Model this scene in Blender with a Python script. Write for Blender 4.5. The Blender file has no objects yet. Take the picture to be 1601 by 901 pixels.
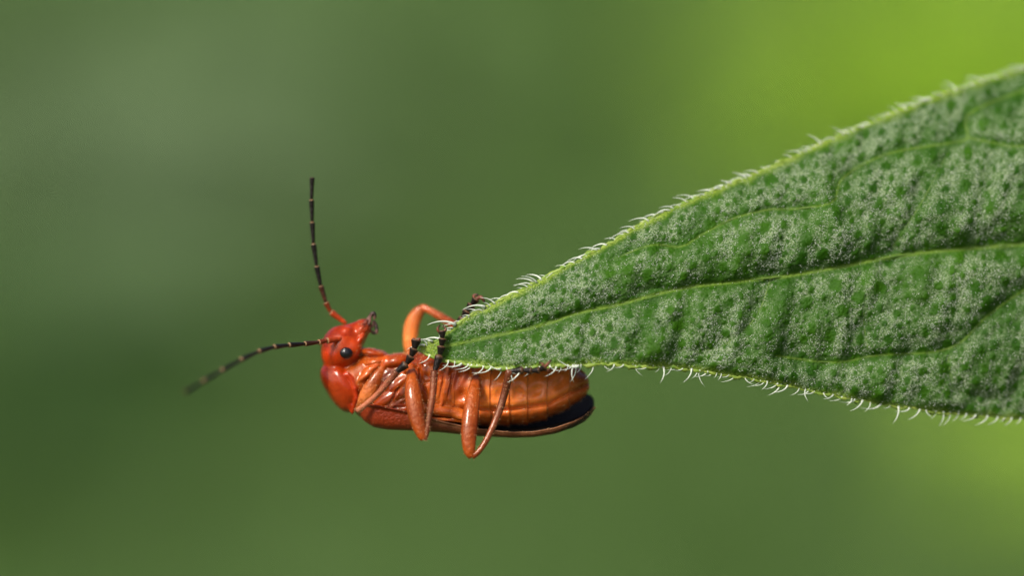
import bpy, math, random
import numpy as np
from mathutils import Vector, Matrix, Quaternion
from mathutils.bvhtree import BVHTree

random.seed(7)
rng = np.random.default_rng(7)
scene = bpy.context.scene
col = scene.collection
scene.unit_settings.system = 'METRIC'
scene.unit_settings.scale_length = 0.01        # one unit is one centimetre

# ------------------------------------------------------------------ camera, sky, sun, exposure
PITCH = math.radians(12.0)      # the camera looks a little down onto the meadow
DIST = 20.0                     # lens to beetle, cm
FOCUS = np.array([0.0, 0.0, 30.0])   # 30 cm above the ground
PPU = 428.0                     # photograph pixels per cm at the beetle
RIGHT = np.array([1.0, 0, 0])
FWD = np.array([0, math.cos(PITCH), -math.sin(PITCH)])
UP = np.array([0, math.sin(PITCH), math.cos(PITCH)])

cam_d = bpy.data.cameras.new('camera')
cam = bpy.data.objects.new('camera', cam_d)
col.objects.link(cam)
cam.location = Vector(FOCUS - FWD * DIST)
cam.rotation_euler = (math.radians(90) - PITCH, 0, 0)
cam_d.sensor_width = 36.0
cam_d.lens = DIST * 36.0 / (1601 / PPU)
cam_d.clip_start = 0.5
cam_d.clip_end = 60000
cam_d.dof.use_dof = True
cam_d.dof.focus_distance = DIST + 0.01
APERTURE_R = 0.62               # cm
cam_d.dof.aperture_fstop = cam_d.lens * 1e-3 / (2 * APERTURE_R)
scene.camera = cam

SUN_EL, SUN_AZ = math.radians(49), math.radians(-40)   # azimuth from -Y (the camera side) towards -X
world = bpy.data.worlds.new('World')
scene.world = world
world.use_nodes = True
wn = world.node_tree.nodes
sky = wn.new('ShaderNodeTexSky')
sky.sky_type = 'NISHITA'
sky.sun_disc = False
sky.sun_elevation = SUN_EL
sky.air_density = 0.45
sky.dust_density = 5.0
sky.ozone_density = 0.6
sun_dir = np.array([math.sin(SUN_AZ) * math.cos(SUN_EL), -math.cos(SUN_AZ) * math.cos(SUN_EL), math.sin(SUN_EL)])
sky.sun_rotation = math.atan2(sun_dir[0], sun_dir[1])
wn['Background'].inputs[1].default_value = 0.06
world.node_tree.links.new(sky.outputs[0], wn['Background'].inputs[0])
sun_d = bpy.data.lights.new('sun', 'SUN')
sun_d.energy = 1.5
sun_d.angle = math.radians(13)
sun_d.color = (1.0, 0.94, 0.84)
sun = bpy.data.objects.new('sun', sun_d)
col.objects.link(sun)
sun.rotation_euler = Vector(sun_dir).to_track_quat('Z', 'Y').to_euler()

scene.view_settings.view_transform = 'Standard'
scene.view_settings.look = 'None'
scene.view_settings.gamma = 1.0
scene.view_settings.exposure = 1.42
scene.cycles.use_denoising = True
scene.cycles.max_bounces = 8


# ------------------------------------------------------------------ helpers
def P(x, y, d=0.0):
    """photograph pixel + depth behind the focus plane (in pixels) -> world point"""
    x, y, d = np.broadcast_arrays(np.asarray(x, float), np.asarray(y, float), np.asarray(d, float))
    k = 1 + d / (DIST * PPU)
    return (FOCUS + ((x - 800.5) / PPU * k)[..., None] * RIGHT
            - ((y - 450.5) / PPU * k)[..., None] * UP + (d / PPU)[..., None] * FWD)


def tag(o, label=None, cat=None, group=None, kind=None):
    for k, v in (('label', label), ('category', cat), ('group', group), ('kind', kind)):
        if v:
            o[k] = v
    return o


def empty(name, loc, parent=None):
    o = bpy.data.objects.new(name, None)
    col.objects.link(o)
    o.empty_display_size = 0.1
    if parent is not None:
        o.parent = parent
        loc = np.asarray(loc) - worldloc(parent)
    o.location = Vector(loc)
    return o


def worldloc(o):
    p = np.zeros(3)
    while o is not None:
        p += np.array(o.location)
        o = o.parent
    return p


def mesh(name, verts, faces, mat, parent=None, origin=None, cols=None, attrs=None, smooth=True):
    """link world-space verts as one mesh object (under parent)"""
    verts = np.asarray(verts, float)
    base = np.zeros(3) if origin is None else np.asarray(origin, float)
    if origin is None and parent is not None:
        base = verts.mean(0)
    me = bpy.data.meshes.new(name)
    if isinstance(faces, np.ndarray) and faces.ndim == 2:
        n, k = faces.shape
        me.vertices.add(len(verts))
        me.vertices.foreach_set('co', (verts - base).astype(np.float32).ravel())
        me.loops.add(n * k)
        me.loops.foreach_set('vertex_index', faces.astype(np.int32).ravel())
        me.polygons.add(n)
        me.polygons.foreach_set('loop_start', np.arange(0, n * k, k, dtype=np.int32))
        me.update(calc_edges=True)
    else:
        me.from_pydata([tuple(v) for v in verts - base], [], [tuple(int(i) for i in f) for f in faces])
    if smooth:
        me.polygons.foreach_set('use_smooth', np.ones(len(me.polygons), dtype=bool))
    if cols is not None:
        a = me.attributes.new('col', 'FLOAT_COLOR', 'POINT')
        c = np.ones((len(verts), 4), np.float32)
        c[:, :3] = cols
        a.data.foreach_set('color', c.ravel())
    for k2, v in (attrs or {}).items():
        a = me.attributes.new(k2, 'FLOAT', 'POINT')
        a.data.foreach_set('value', np.asarray(v, np.float32).ravel())
    me.validate()
    me.materials.append(mat)
    o = bpy.data.objects.new(name, me)
    col.objects.link(o)
    if parent is not None:
        o.parent = parent
        o.location = Vector(base - worldloc(parent))
    else:
        o.location = Vector(base)
    return o


def catmull(pts, n):
    """resample a polyline (any dimension) with a Catmull-Rom spline, n samples"""
    pts = np.asarray(pts, float)
    e = np.vstack([2 * pts[0] - pts[1], pts, 2 * pts[-1] - pts[-2]])
    seg = np.linalg.norm(np.diff(pts[:, :3] if pts.shape[1] > 3 else pts, axis=0), axis=1) + 1e-9
    cum = np.concatenate([[0], np.cumsum(seg)])
    out = []
    for s in np.linspace(0, cum[-1], n):
        i = min(max(np.searchsorted(cum, s, side='right') - 1, 0), len(seg) - 1)
        t = (s - cum[i]) / seg[i]
        a, b, c, d = e[i], e[i + 1], e[i + 2], e[i + 3]
        out.append(0.5 * (2 * b + (c - a) * t + (2 * a - 5 * b + 4 * c - d) * t * t + (3 * b - a - 3 * c + d) * t ** 3))
    return np.array(out)


def tube(points, radii, sides=12, flat=1.0, flat_axis=None, closed=True, rnd=0.0):
    """tube round world points; flat < 1 squeezes it along flat_axis; returns verts, quads + tri-fan caps, u per vertex"""
    pts = np.asarray(points, float)
    r = np.asarray(radii, float)
    n = len(pts)
    tan = np.gradient(pts, axis=0)
    tan /= np.linalg.norm(tan, axis=1)[:, None] + 1e-12
    ref = np.array(flat_axis if flat_axis is not None else FWD, float)
    V, F, U = [], [], []
    for i in range(n):
        t = tan[i]
        a = ref - t * np.dot(ref, t)
        if np.linalg.norm(a) < 1e-4:
            a = np.cross(t, [0.3, 0.5, 0.8])
        a /= np.linalg.norm(a)
        b = np.cross(t, a)
        for k in range(sides):
            an = 2 * math.pi * k / sides
            rr = r[i] * (1 + (random.uniform(-rnd, rnd) if rnd else 0))
            V.append(pts[i] + a * math.cos(an) * rr * flat + b * math.sin(an) * rr)
            U.append(i / (n - 1))
    for i in range(n - 1):
        for k in range(sides):
            k2 = (k + 1) % sides
            F.append((i * sides + k, i * sides + k2, (i + 1) * sides + k2, (i + 1) * sides + k))
    if closed:
        F.append(tuple(range(sides - 1, -1, -1)))
        F.append(tuple((n - 1) * sides + k for k in range(sides)))
    return np.array(V), F, np.array(U)


def ellipsoid(c, r, axes=None, nu=20, nv=12):
    V, F = [], []
    ax = np.eye(3) if axes is None else np.asarray(axes)
    for j in range(nv + 1):
        ph = math.pi * j / nv
        for i in range(nu):
            th = 2 * math.pi * i / nu
            q = (r[0] * math.sin(ph) * math.cos(th), r[1] * math.sin(ph) * math.sin(th), r[2] * math.cos(ph))
            V.append(np.asarray(c) + q[0] * ax[0] + q[1] * ax[1] + q[2] * ax[2])
    for j in range(nv):
        for i in range(nu):
            i2 = (i + 1) % nu
            F.append((j * nu + i, j * nu + i2, (j + 1) * nu + i2, (j + 1) * nu + i))
    return np.array(V), F


def smooth01(x):
    x = np.clip(x, 0, 1)
    return x * x * (3 - 2 * x)


def vnoise(x, y, seed=0):
    """smooth 2-D value noise, about -1..1, unit wavelength"""
    x = np.asarray(x, float); y = np.asarray(y, float)
    xi = np.floor(x).astype(np.int64); yi = np.floor(y).astype(np.int64)
    fx = smooth01(x - xi); fy = smooth01(y - yi)
    def h(a, b):
        v = np.sin(a * 127.1 + b * 311.7 + seed * 74.7) * 43758.5453
        return (v - np.floor(v)) * 2 - 1
    return ((h(xi, yi) * (1 - fx) + h(xi + 1, yi) * fx) * (1 - fy)
            + (h(xi, yi + 1) * (1 - fx) + h(xi + 1, yi + 1) * fx) * fy)


def srgb(r, g, b):
    return tuple(((c / 255) / 12.92 if c / 255 <= 0.04045 else ((c / 255 + 0.055) / 1.055) ** 2.4) for c in (r, g, b))


# ------------------------------------------------------------------ materials
def new_mat(name):
    m = bpy.data.materials.new(name)
    m.use_nodes = True
    nt = m.node_tree
    return m, nt, nt.nodes['Principled BSDF']


def noise_node(nt, scale, detail=3.0, coord='Object'):
    tc = nt.nodes.new('ShaderNodeTexCoord')
    n = nt.nodes.new('ShaderNodeTexNoise')
    n.inputs['Scale'].default_value = scale
    n.inputs['Detail'].default_value = detail
    nt.links.new(tc.outputs[coord], n.inputs['Vector'])
    return n


def math_node(nt, op, a, b=None, clamp=False):
    n = nt.nodes.new('ShaderNodeMath')
    n.operation = op
    n.use_clamp = clamp
    for i, v in enumerate((a, b)):
        if v is None:
            continue
        if isinstance(v, (int, float)):
            n.inputs[i].default_value = v
        else:
            nt.links.new(v, n.inputs[i])
    return n.outputs[0]


def mix_col(nt, fac, a, b, blend='MIX'):
    n = nt.nodes.new('ShaderNodeMix')
    n.data_type = 'RGBA'
    n.blend_type = blend
    for sock, v in ((n.inputs[0], fac), (n.inputs[6], a), (n.inputs[7], b)):
        if isinstance(v, (int, float)):
            sock.default_value = v
        elif isinstance(v, tuple):
            sock.default_value = (*v, 1)
        else:
            nt.links.new(v, sock)
    return n.outputs[2]


def ramp(nt, src, stops):
    n = nt.nodes.new('ShaderNodeMapRange')
    n.inputs[1].default_value, n.inputs[2].default_value = stops
    n.clamp = True
    nt.links.new(src, n.inputs[0])
    return n.outputs[0]


def chitin(name, rough=0.3, sss=0.35, bump=0.02, bump_scale=60, coat=0.25, spec=0.5, tint=(1, 1, 1, 1)):
    m, nt, b = new_mat(name)
    at = nt.nodes.new('ShaderNodeAttribute')
    at.attribute_name = 'col'
    n1 = noise_node(nt, 14, 4)
    f = ramp(nt, n1.outputs[0], (0.3, 0.72))
    dark = mix_col(nt, 0.4, at.outputs['Color'], (0.35, 0.2, 0.15), 'MULTIPLY')
    c = mix_col(nt, f, dark, at.outputs['Color'])
    nt.links.new(c, b.inputs['Base Color'])
    b.inputs['Roughness'].default_value = rough
    n2 = noise_node(nt, 35, 3)
    nt.links.new(math_node(nt, 'ADD', math_node(nt, 'MULTIPLY', n2.outputs[0], 0.28), rough - 0.13), b.inputs['Roughness'])
    b.inputs['Subsurface Weight'].default_value = sss
    b.inputs['Subsurface Radius'].default_value = (1.0, 0.42, 0.12)
    b.inputs['Subsurface Scale'].default_value = 0.035
    b.inputs['Specular IOR Level'].default_value = spec
    b.inputs['Specular Tint'].default_value = tint
    b.inputs['Coat Weight'].default_value = coat
    b.inputs['Coat Roughness'].default_value = 0.09
    n3 = noise_node(nt, bump_scale, 5)
    bp = nt.nodes.new('ShaderNodeBump')
    bp.inputs['Strength'].default_value = 0.55
    bp.inputs['Distance'].default_value = bump
    nt.links.new(n3.outputs[0], bp.inputs['Height'])
    nt.links.new(bp.outputs[0], b.inputs['Normal'])
    return m


M_body = chitin('beetle_cuticle', 0.3, 0.32, 0.012, 26, 0.6, 0.18, (1, 0.75, 0.55, 1))
M_leg = chitin('leg_cuticle', 0.34, 0.2, 0.012, 75, 0.35, 0.35, (1, 0.65, 0.4, 1))
M_dark = chitin('dark_cuticle', 0.36, 0.0, 0.008, 90, 0.0, 0.3)
M_elytron = chitin('wing_case', 0.42, 0.1, 0.010, 110, 0.0, 0.25)
M_wing = chitin('black_wing', 0.7, 0.0, 0.010, 60, 0.0, 0.03)

M_eye, nt, b = new_mat('eye_black')
b.inputs['Base Color'].default_value = (0.006, 0.006, 0.008, 1)
b.inputs['Roughness'].default_value = 0.22
v = nt.nodes.new('ShaderNodeTexVoronoi'); v.inputs['Scale'].default_value = 260
tc = nt.nodes.new('ShaderNodeTexCoord'); nt.links.new(tc.outputs['Object'], v.inputs['Vector'])
bp = nt.nodes.new('ShaderNodeBump'); bp.inputs['Strength'].default_value = 0.35; bp.inputs['Distance'].default_value = 0.002
nt.links.new(v.outputs['Distance'], bp.inputs['Height']); nt.links.new(bp.outputs[0], b.inputs['Normal'])

M_hair, nt, b = new_mat('leaf_hair')
b.inputs['Base Color'].default_value = (0.67, 0.74, 0.63, 1)
b.inputs['Roughness'].default_value = 0.22
b.inputs['Transmission Weight'].default_value = 0.25
b.inputs['Subsurface Weight'].default_value = 0.0

# leaf blade: saturated green cuticle, silvery down between the bare green pustules
M_leaf, nt, b = new_mat('hairy_leaf')
def attr(nt, name):
    a = nt.nodes.new('ShaderNodeAttribute'); a.attribute_name = name
    return a.outputs['Fac']
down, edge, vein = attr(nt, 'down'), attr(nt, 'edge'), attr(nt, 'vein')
nf = noise_node(nt, 150, 6); nm = noise_node(nt, 28, 4); nl = noise_node(nt, 5, 3)
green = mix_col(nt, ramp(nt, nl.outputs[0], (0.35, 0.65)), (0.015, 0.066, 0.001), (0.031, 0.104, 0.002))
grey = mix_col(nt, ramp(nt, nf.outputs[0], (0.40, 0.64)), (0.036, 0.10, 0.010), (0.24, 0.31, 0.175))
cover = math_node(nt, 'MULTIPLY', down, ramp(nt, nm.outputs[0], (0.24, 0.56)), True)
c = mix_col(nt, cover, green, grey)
c = mix_col(nt, math_node(nt, 'MULTIPLY', vein, 0.85), c, (0.16, 0.26, 0.035))
c = mix_col(nt, math_node(nt, 'MULTIPLY', edge, ramp(nt, nf.outputs[0], (0.3, 0.6))), c, (0.32, 0.43, 0.06))
nt.links.new(c, b.inputs['Base Color'])
b.inputs['Roughness'].default_value = 0.5
b.inputs['Specular IOR Level'].default_value = 0.14
bp = nt.nodes.new('ShaderNodeBump'); bp.inputs['Strength'].default_value = 0.8; bp.inputs['Distance'].default_value = 0.012
nb = noise_node(nt, 75, 4)
nt.links.new(nb.outputs[0], bp.inputs['Height']); nt.links.new(bp.outputs[0], b.inputs['Normal'])
tr = nt.nodes.new('ShaderNodeBsdfTranslucent')
nt.links.new(mix_col(nt, 0.5, c, (0.12, 0.30, 0.02)), tr.inputs['Color'])
mx = nt.nodes.new('ShaderNodeMixShader'); mx.inputs[0].default_value = 0.15
nt.links.new(b.outputs[0], mx.inputs[1]); nt.links.new(tr.outputs[0], mx.inputs[2])
nt.links.new(mx.outputs[0], nt.nodes['Material Output'].inputs['Surface'])


def plant_mat(name, c1, c2, translucent=0.35, scale=1.2, rough=0.5):
    m, nt, b = new_mat(name)
    n = noise_node(nt, scale, 4)
    c = mix_col(nt, ramp(nt, n.outputs[0], (0.3, 0.7)), c1, c2)
    nt.links.new(c, b.inputs['Base Color'])
    b.inputs['Roughness'].default_value = rough
    tr = nt.nodes.new('ShaderNodeBsdfTranslucent')
    nt.links.new(c, tr.inputs['Color'])
    mx = nt.nodes.new('ShaderNodeMixShader'); mx.inputs[0].default_value = translucent
    nt.links.new(b.outputs[0], mx.inputs[1]); nt.links.new(tr.outputs[0], mx.inputs[2])
    nt.links.new(mx.outputs[0], nt.nodes['Material Output'].inputs['Surface'])
    return m


M_margin = plant_mat('leaf_margin', (0.13, 0.27, 0.02), (0.36, 0.45, 0.08), 0.3, 45, 0.5)
M_stem = plant_mat('plant_stem', (0.10, 0.19, 0.03), (0.17, 0.26, 0.06), 0.1, 6)
M_vein = plant_mat('leaf_vein', (0.05, 0.13, 0.01), (0.13, 0.21, 0.025), 0.1, 30)
M_grass = plant_mat('meadow_grass', (0.085, 0.182, 0.034), (0.125, 0.23, 0.056), 0.3, 0.05)
M_lime = plant_mat('lime_leaves', (0.29, 0.54, 0.025), (0.45, 0.68, 0.06), 0.4, 0.3)
M_sage = plant_mat('grey_green_leaves', (0.145, 0.23, 0.095), (0.185, 0.28, 0.13), 0.2, 0.3)
M_deep = plant_mat('deep_green_leaves', (0.024, 0.068, 0.011), (0.04, 0.098, 0.016), 0.25, 0.3)
M_mid = plant_mat('mid_green_leaves', (0.085, 0.175, 0.032), (0.12, 0.225, 0.05), 0.25, 0.3)
M_ground, nt, b = new_mat('meadow_soil')
n = noise_node(nt, 0.03, 6)
nt.links.new(mix_col(nt, ramp(nt, n.outputs[0], (0.3, 0.7)), (0.045, 0.08, 0.022), (0.075, 0.10, 0.035)), b.inputs['Base Color'])
b.inputs['Roughness'].default_value = 0.9

# ------------------------------------------------------------------ the meadow behind
g = 26000.0
N = 40
gx = np.sign(np.linspace(-1, 1, N)) * np.abs(np.linspace(-1, 1, N)) ** 4 * g
GX, GY = np.meshgrid(gx, gx)
dist = np.hypot(GX, GY)
GZ = np.where(dist > 400, vnoise(GX / 900, GY / 900, 3) * 14 * smooth01((dist - 400) / 1500), 0)
idx = np.arange(N * N).reshape(N, N)
Fq = np.stack([idx[:-1, :-1].ravel(), idx[:-1, 1:].ravel(), idx[1:, 1:].ravel(), idx[1:, :-1].ravel()], 1)
tag(mesh('ground', np.stack([GX.ravel(), GY.ravel(), GZ.ravel()], 1), Fq, M_ground, origin=(0, 0, 0)), kind='structure')


def grass(n, x0, x1, y0, y1, hmin, hmax):
    bx = rng.uniform(x0, x1, n); by = rng.uniform(y0, y1, n)
    h = rng.uniform(hmin, hmax, n) * (1 + 0.35 * vnoise(bx / 9, by / 9, 5))
    a = rng.uniform(0, 2 * math.pi, n); w = rng.uniform(0.12, 0.3, n)
    lean = rng.uniform(0.1, 0.8, n) * h; la = rng.uniform(0, 2 * math.pi, n)
    V = np.zeros((n, 5, 3))
    ca, sa = np.cos(a) * w, np.sin(a) * w
    for k, (s, hh, ll) in enumerate(((-1, -0.3 / 6, 0), (1, -0.3 / 6, 0), (0.8, 0.55, 0.3), (-0.8, 0.55, 0.3), (0, 1.0, 1.0))):
        V[:, k, 0] = bx + s * ca + np.cos(la) * lean * ll
        V[:, k, 1] = by + s * sa + np.sin(la) * lean * ll
        V[:, k, 2] = h * hh
    b0 = np.arange(n) * 5
    T = np.concatenate([np.stack([b0, b0 + 1, b0 + 2], 1), np.stack([b0, b0 + 2, b0 + 3], 1), np.stack([b0 + 3, b0 + 2, b0 + 4], 1)])
    return V.reshape(-1, 3), T


V, T = grass(120000, -110, 120, 12, 330, 2.2, 4.8)
tag(mesh('meadow_grass', V, T, M_grass, origin=(0, 0, 0)), 'blurred green meadow grass far behind the beetle', 'grass', kind='stuff')


def broad_leaf_mesh(length, width, mat, name='leaf'):
    """one pointed ovate leaf along +X, arched, with a folded midrib"""
    n, m = 12, 7
    V = []
    for i in range(n):
        t = i / (n - 1)
        w = width * 0.5 * (math.sin(math.pi * min(1, t * 0.93 + 0.05)) ** 0.8) * (1 - 0.35 * t)
        if i == n - 1:
            w = 0.01
        for j in range(m):
            s = j / (m - 1) * 2 - 1
            V.append((length * t, s * w, length * (0.28 * t - 0.42 * t * t) + abs(s) * w * 0.35 + 0.05 * width * math.sin(t * 19 + s * 2)))
    F = [(i * m + j, i * m + j + 1, (i + 1) * m + j + 1, (i + 1) * m + j) for i in range(n - 1) for j in range(m - 1)]
    me = bpy.data.meshes.new(name)
    me.from_pydata(V, [], F)
    me.polygons.foreach_set('use_smooth', np.ones(len(me.polygons), dtype=bool))
    me.materials.append(mat)
    return me


def herb(name, x, y, height, leaf_len, leaf_w, n_leaves, mat, label, cat='plant', group=None):
    root = empty(name, (x, y, 0))
    tag(root, label, cat, group)
    top = np.array([x + random.uniform(-1, 1), y + random.uniform(-1, 1), height])
    pts = catmull([np.array([x, y, -0.5]), np.array([x, y, height * 0.5]) + [random.uniform(-.5, .5), random.uniform(-.5, .5), 0], top], 8)
    V, F, U = tube(pts, np.linspace(0.35, 0.15, 8), 8)
    mesh('stem', V, F, M_stem, root)
    me = broad_leaf_mesh(leaf_len, leaf_w, mat)
    for i in range(n_leaves):
        t = (i + 0.5) / n_leaves
        p = pts[min(7, int(1 + t * 6.9))]
        o = bpy.data.objects.new('leaf', me)
        col.objects.link(o)
        o.parent = root
        o.location = Vector(p - np.array([x, y, 0]))
        o.rotation_euler = (random.uniform(-0.3, 0.3), random.uniform(-0.45, 0.25), i * 2.4 + random.uniform(-0.3, 0.3))
        o.scale = [random.uniform(0.75, 1.15)] * 3
    return root


herb('broad_leaved_plant', 14.5, 138, 8.5, 8.5, 5.6, 26, M_lime, 'bright lime green plant, a blur above the upper edge of the hairy leaf')
herb('broad_leaved_plant', 20, 131, 9.5, 9, 6.2, 28, M_lime, 'tallest lime green plant, a blur behind the wide end of the hairy leaf')
herb('broad_leaved_plant', 12, 158, 5.5, 6.5, 4.4, 16, M_lime, 'smallest lime green plant, blurred, farthest back beside the mid green plant')
herb('broad_leaved_plant', 15.2, 108, 4.0, 6.0, 4.2, 18, M_lime, 'low lime green plant, a bright blur below the lower edge of the hairy leaf')
herb('grey_green_plant', -13, 140, 7.5, 8, 5.2, 22, M_sage, 'tallest grey green plant, a soft pale blur beyond the tips of the antennae')
herb('grey_green_plant', -7.5, 152, 5, 7, 4.6, 18, M_sage, 'grey green plant, a soft blur beside the mid green plant')
herb('grey_green_plant', -9.5, 127, 4.5, 6.5, 4.4, 18, M_sage, 'lowest grey green plant, a soft blur just below the drooping antenna')
herb('mid_green_plant', 1.5, 160, 7, 7, 4.6, 20, M_mid, 'mid green plant, a blur between the lime and the grey green plants')
herb('deep_green_plant', -11.5, 109, 4.0, 7, 4.6, 26, M_deep, 'low deep green plant, a dark blur in front of the grey green plants')

# ------------------------------------------------------------------ the hairy leaf
UPPER = np.array([(655, 543), (668, 537), (684, 533), (700, 519), (720, 503), (770, 476), (850, 435), (950, 381), (1040, 331), (1180, 272), (1310, 214),
                  (1450, 156), (1601, 107), (1800, 52), (2050, 28), (2300, 75), (2550, 190), (2720, 300), (2770, 322)], float)
LOWER = np.array([(655, 548), (672, 557), (700, 566), (790, 577), (880, 573), (960, 572), (1060, 577), (1130, 586), (1200, 598), (1280, 615),
                  (1400, 637), (1500, 648), (1601, 656), (1800, 662), (2050, 640), (2300, 568), (2550, 440), (2720, 345), (2770, 328)], float)
MID = np.array([(655, 546), (700, 541), (760, 528), (850, 508), (900, 490), (960, 478), (1064, 451), (1130, 443), (1200, 435), (1249, 429),
                (1345, 411), (1441, 395), (1600, 382), (1900, 360), (2400, 337), (2770, 325)], float)
VEINS = [
    [(960, 405), (1019, 383), (1064, 386), (1097, 367), (1146, 342), (1200, 328), (1249, 326), (1303, 315), (1317, 279), (1386, 241), (1492, 222), (1513, 215), (1515, 178), (1601, 141), (1760, 92)],
    [(1513, 215), (1560, 224), (1601, 228), (1760, 215)],
    [(1396, 386), (1440, 318), (1482, 238)],
    [(1320, 330), (1351, 351), (1396, 386)],
    [(1760, 372), (1680, 415), (1601, 454), (1544, 494), (1484, 545), (1372, 556), (1303, 567), (1214, 557)],
    [(1484, 545), (1484, 575), (1500, 612), (1560, 625)],
    [(1204, 438), (1190, 480), (1165, 515), (1120, 545), (1060, 548)],
    [(1354, 466), (1350, 500), (1358, 550)],
]
LV = [catmull(np.array(v, float), 70) for v in [MID.tolist()] + VEINS]


def leaf_depth0(x, t):
    """t from -1 (lower edge) over 0 (midrib) to 1 (upper edge)"""
    x = np.asarray(x, float); t = np.asarray(t, float)
    d = 0.13 * np.maximum(x - 900, 0) + 0.00002 * np.maximum(x - 1500, 0) ** 2
    wf = np.clip((x - 655) / 900, 0, 1)
    up = np.clip(t, 0, 1); lo = np.clip(-t, 0, 1)
    d = d + up * up * 120 * wf + lo * (-14 * np.clip((x - 655) / 120, 0, 1)) + lo * lo * 30 * wf * wf - up * (1 - up) * 30 * wf
    return d


def dist_to_polyline(x, y, pl):
    best = np.full(x.shape, 1e9)
    for a, b2 in zip(pl[:-1], pl[1:]):
        ab = b2 - a
        l2 = (ab ** 2).sum() + 1e-9
        # only where it can matter
        m = (x > min(a[0], b2[0]) - 90) & (x < max(a[0], b2[0]) + 90)
        if not m.any():
            continue
        xx, yy = x[m], y[m]
        t = np.clip(((xx - a[0]) * ab[0] + (yy - a[1]) * ab[1]) / l2, 0, 1)
        dd = np.hypot(xx - a[0] - t * ab[0], yy - a[1] - t * ab[1])
        best[m] = np.minimum(best[m], dd)
    return best


xs = np.concatenate([np.arange(655, 700, 1.5), np.arange(700, 1640, 2.0), np.arange(1640, 2771, 9.0)])
def prof(tab, x):
    return np.interp(x, tab[:, 0], tab[:, 1])
def smoothprof(tab):
    c = catmull(tab, 500)
    o = np.argsort(c[:, 0])
    return c[o]
UPc, LOc, MIc = smoothprof(UPPER), smoothprof(LOWER), smoothprof(MID)
NT = 130
ts = np.concatenate([np.linspace(-1, 0, NT), np.linspace(0, 1, int(NT * 1.15))[1:]])
X, TT = np.meshgrid(xs, ts, indexing='ij')
yu, yl, ym = prof(UPc, X), prof(LOc, X), prof(MIc, X)
wob = 2.2 * vnoise(X / 13, TT * 0 + 1, 1) + 1.5 * vnoise(X / 5, TT * 0 + 4, 2)
Y = np.where(TT >= 0, ym + (yu - ym) * TT, ym + (yl - ym) * (-TT))
Y = Y - np.sign(TT) * np.abs(TT) ** 3 * wob * np.clip((X - 655) / 60, 0, 1)
D = leaf_depth0(X, TT)

d_mid = dist_to_polyline(X, Y, LV[0])
d_sec = np.full(X.shape, 1e9)
VW = [0, 0, 5, 9, 0, 7, 14, 14]      # faint veins: as if a little farther away
for kv, pl in enumerate(LV[1:]):
    d_sec = np.minimum(d_sec, dist_to_polyline(X, Y, pl) + VW[kv])
edge_dist = np.minimum(np.abs(Y - yu), np.abs(Y - yl))
wf = np.clip((X - 660) / 350, 0.12, 1)
bulge = 24 * wf * (1 - np.exp(-(d_mid / 24) ** 1.3)) + 14 * wf * (1 - np.exp(-(np.minimum(d_sec, 80) / 20) ** 1.3))
streak = vnoise((X + 0.25 * Y) / 21, Y / 75, 8) * 5.5 + vnoise((X - 0.2 * Y) / 44, Y / 90, 9) * 9
lump = vnoise(X / 34, Y / 30, 11) * 4 + vnoise(X / 15, Y / 14, 12) * 2.2
bulge = bulge + (streak + lump) * wf * smooth01(edge_dist / 18) * smooth01(d_mid / 10)
bulge = bulge - 14 * wf * np.exp(-edge_dist / 14)

# pustules: bare green bumps scattered by rejection sampling, big and small
dots = []
grid = {}
tries = 0
while len(dots) < 800 and tries < 60000:
    tries += 1
    x = random.uniform(690, 1700)
    lo_, up_ = float(prof(LOc, x)), float(prof(UPc, x))
    y = random.uniform(up_ + 6, lo_ - 6)
    r = random.choice((3.6, 4.6, 6.0, 7.5, 9.5, 11.0)) * (0.62 + 0.38 * min(1, (x - 650) / 350))
    ok = True
    gx_, gy_ = int(x // 25), int(y // 25)
    for i in range(gx_ - 1, gx_ + 2):
        for j in range(gy_ - 1, gy_ + 2):
            for (a, b_, c_) in grid.get((i, j), ()):
                if (a - x) ** 2 + (b_ - y) ** 2 < (1.3 * (r + c_) + 2.5) ** 2:
                    ok = False
    if ok:
        dots.append((x, y, r))
        grid.setdefault((gx_, gy_), []).append((x, y, r))
dotf = np.zeros(X.shape)
for (x, y, r) in dots:
    i0, i1 = np.searchsorted(xs, (x - 2 * r, x + 2 * r))
    if i1 <= i0:
        continue
    dd = np.hypot((X[i0:i1] - x) * 1.08 + 0.12 * (Y[i0:i1] - y), (Y[i0:i1] - y) * 0.86)
    dd = dd * (1 + 0.45 * vnoise(X[i0:i1] / 4.5, Y[i0:i1] / 4.5, 3))
    dotf[i0:i1] = np.maximum(dotf[i0:i1], 1 - smooth01((dd / r - 0.55) / 0.65))
bulge = bulge + dotf * 1.3
veinf = np.exp(-(d_mid / 2.6) ** 2) + 0.6 * np.exp(-(d_sec / 1.7) ** 2) * smooth01((X - 930) / 120)
veinf = np.clip(veinf, 0, 1)
edgef = np.exp(-(edge_dist / (6.5 + 3 * vnoise(X / 17, Y / 17, 6))) ** 2) * (1 - 0.35 * smooth01((X - 1000) / 500))
edgef = np.maximum(edgef, (1 - smooth01((X - 664) / 42)) * 0.9)
downf = (1 - dotf) * (0.3 + 0.7 * smooth01((np.minimum(d_mid, d_sec * 1.3) - 2) / 16))  # thinner near veins: partly bare cuticle, partly groove shade put into the colour
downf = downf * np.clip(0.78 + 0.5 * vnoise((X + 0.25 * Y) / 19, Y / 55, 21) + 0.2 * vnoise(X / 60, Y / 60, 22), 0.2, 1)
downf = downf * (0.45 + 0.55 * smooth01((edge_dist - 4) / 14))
Dfin = D - bulge

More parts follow.
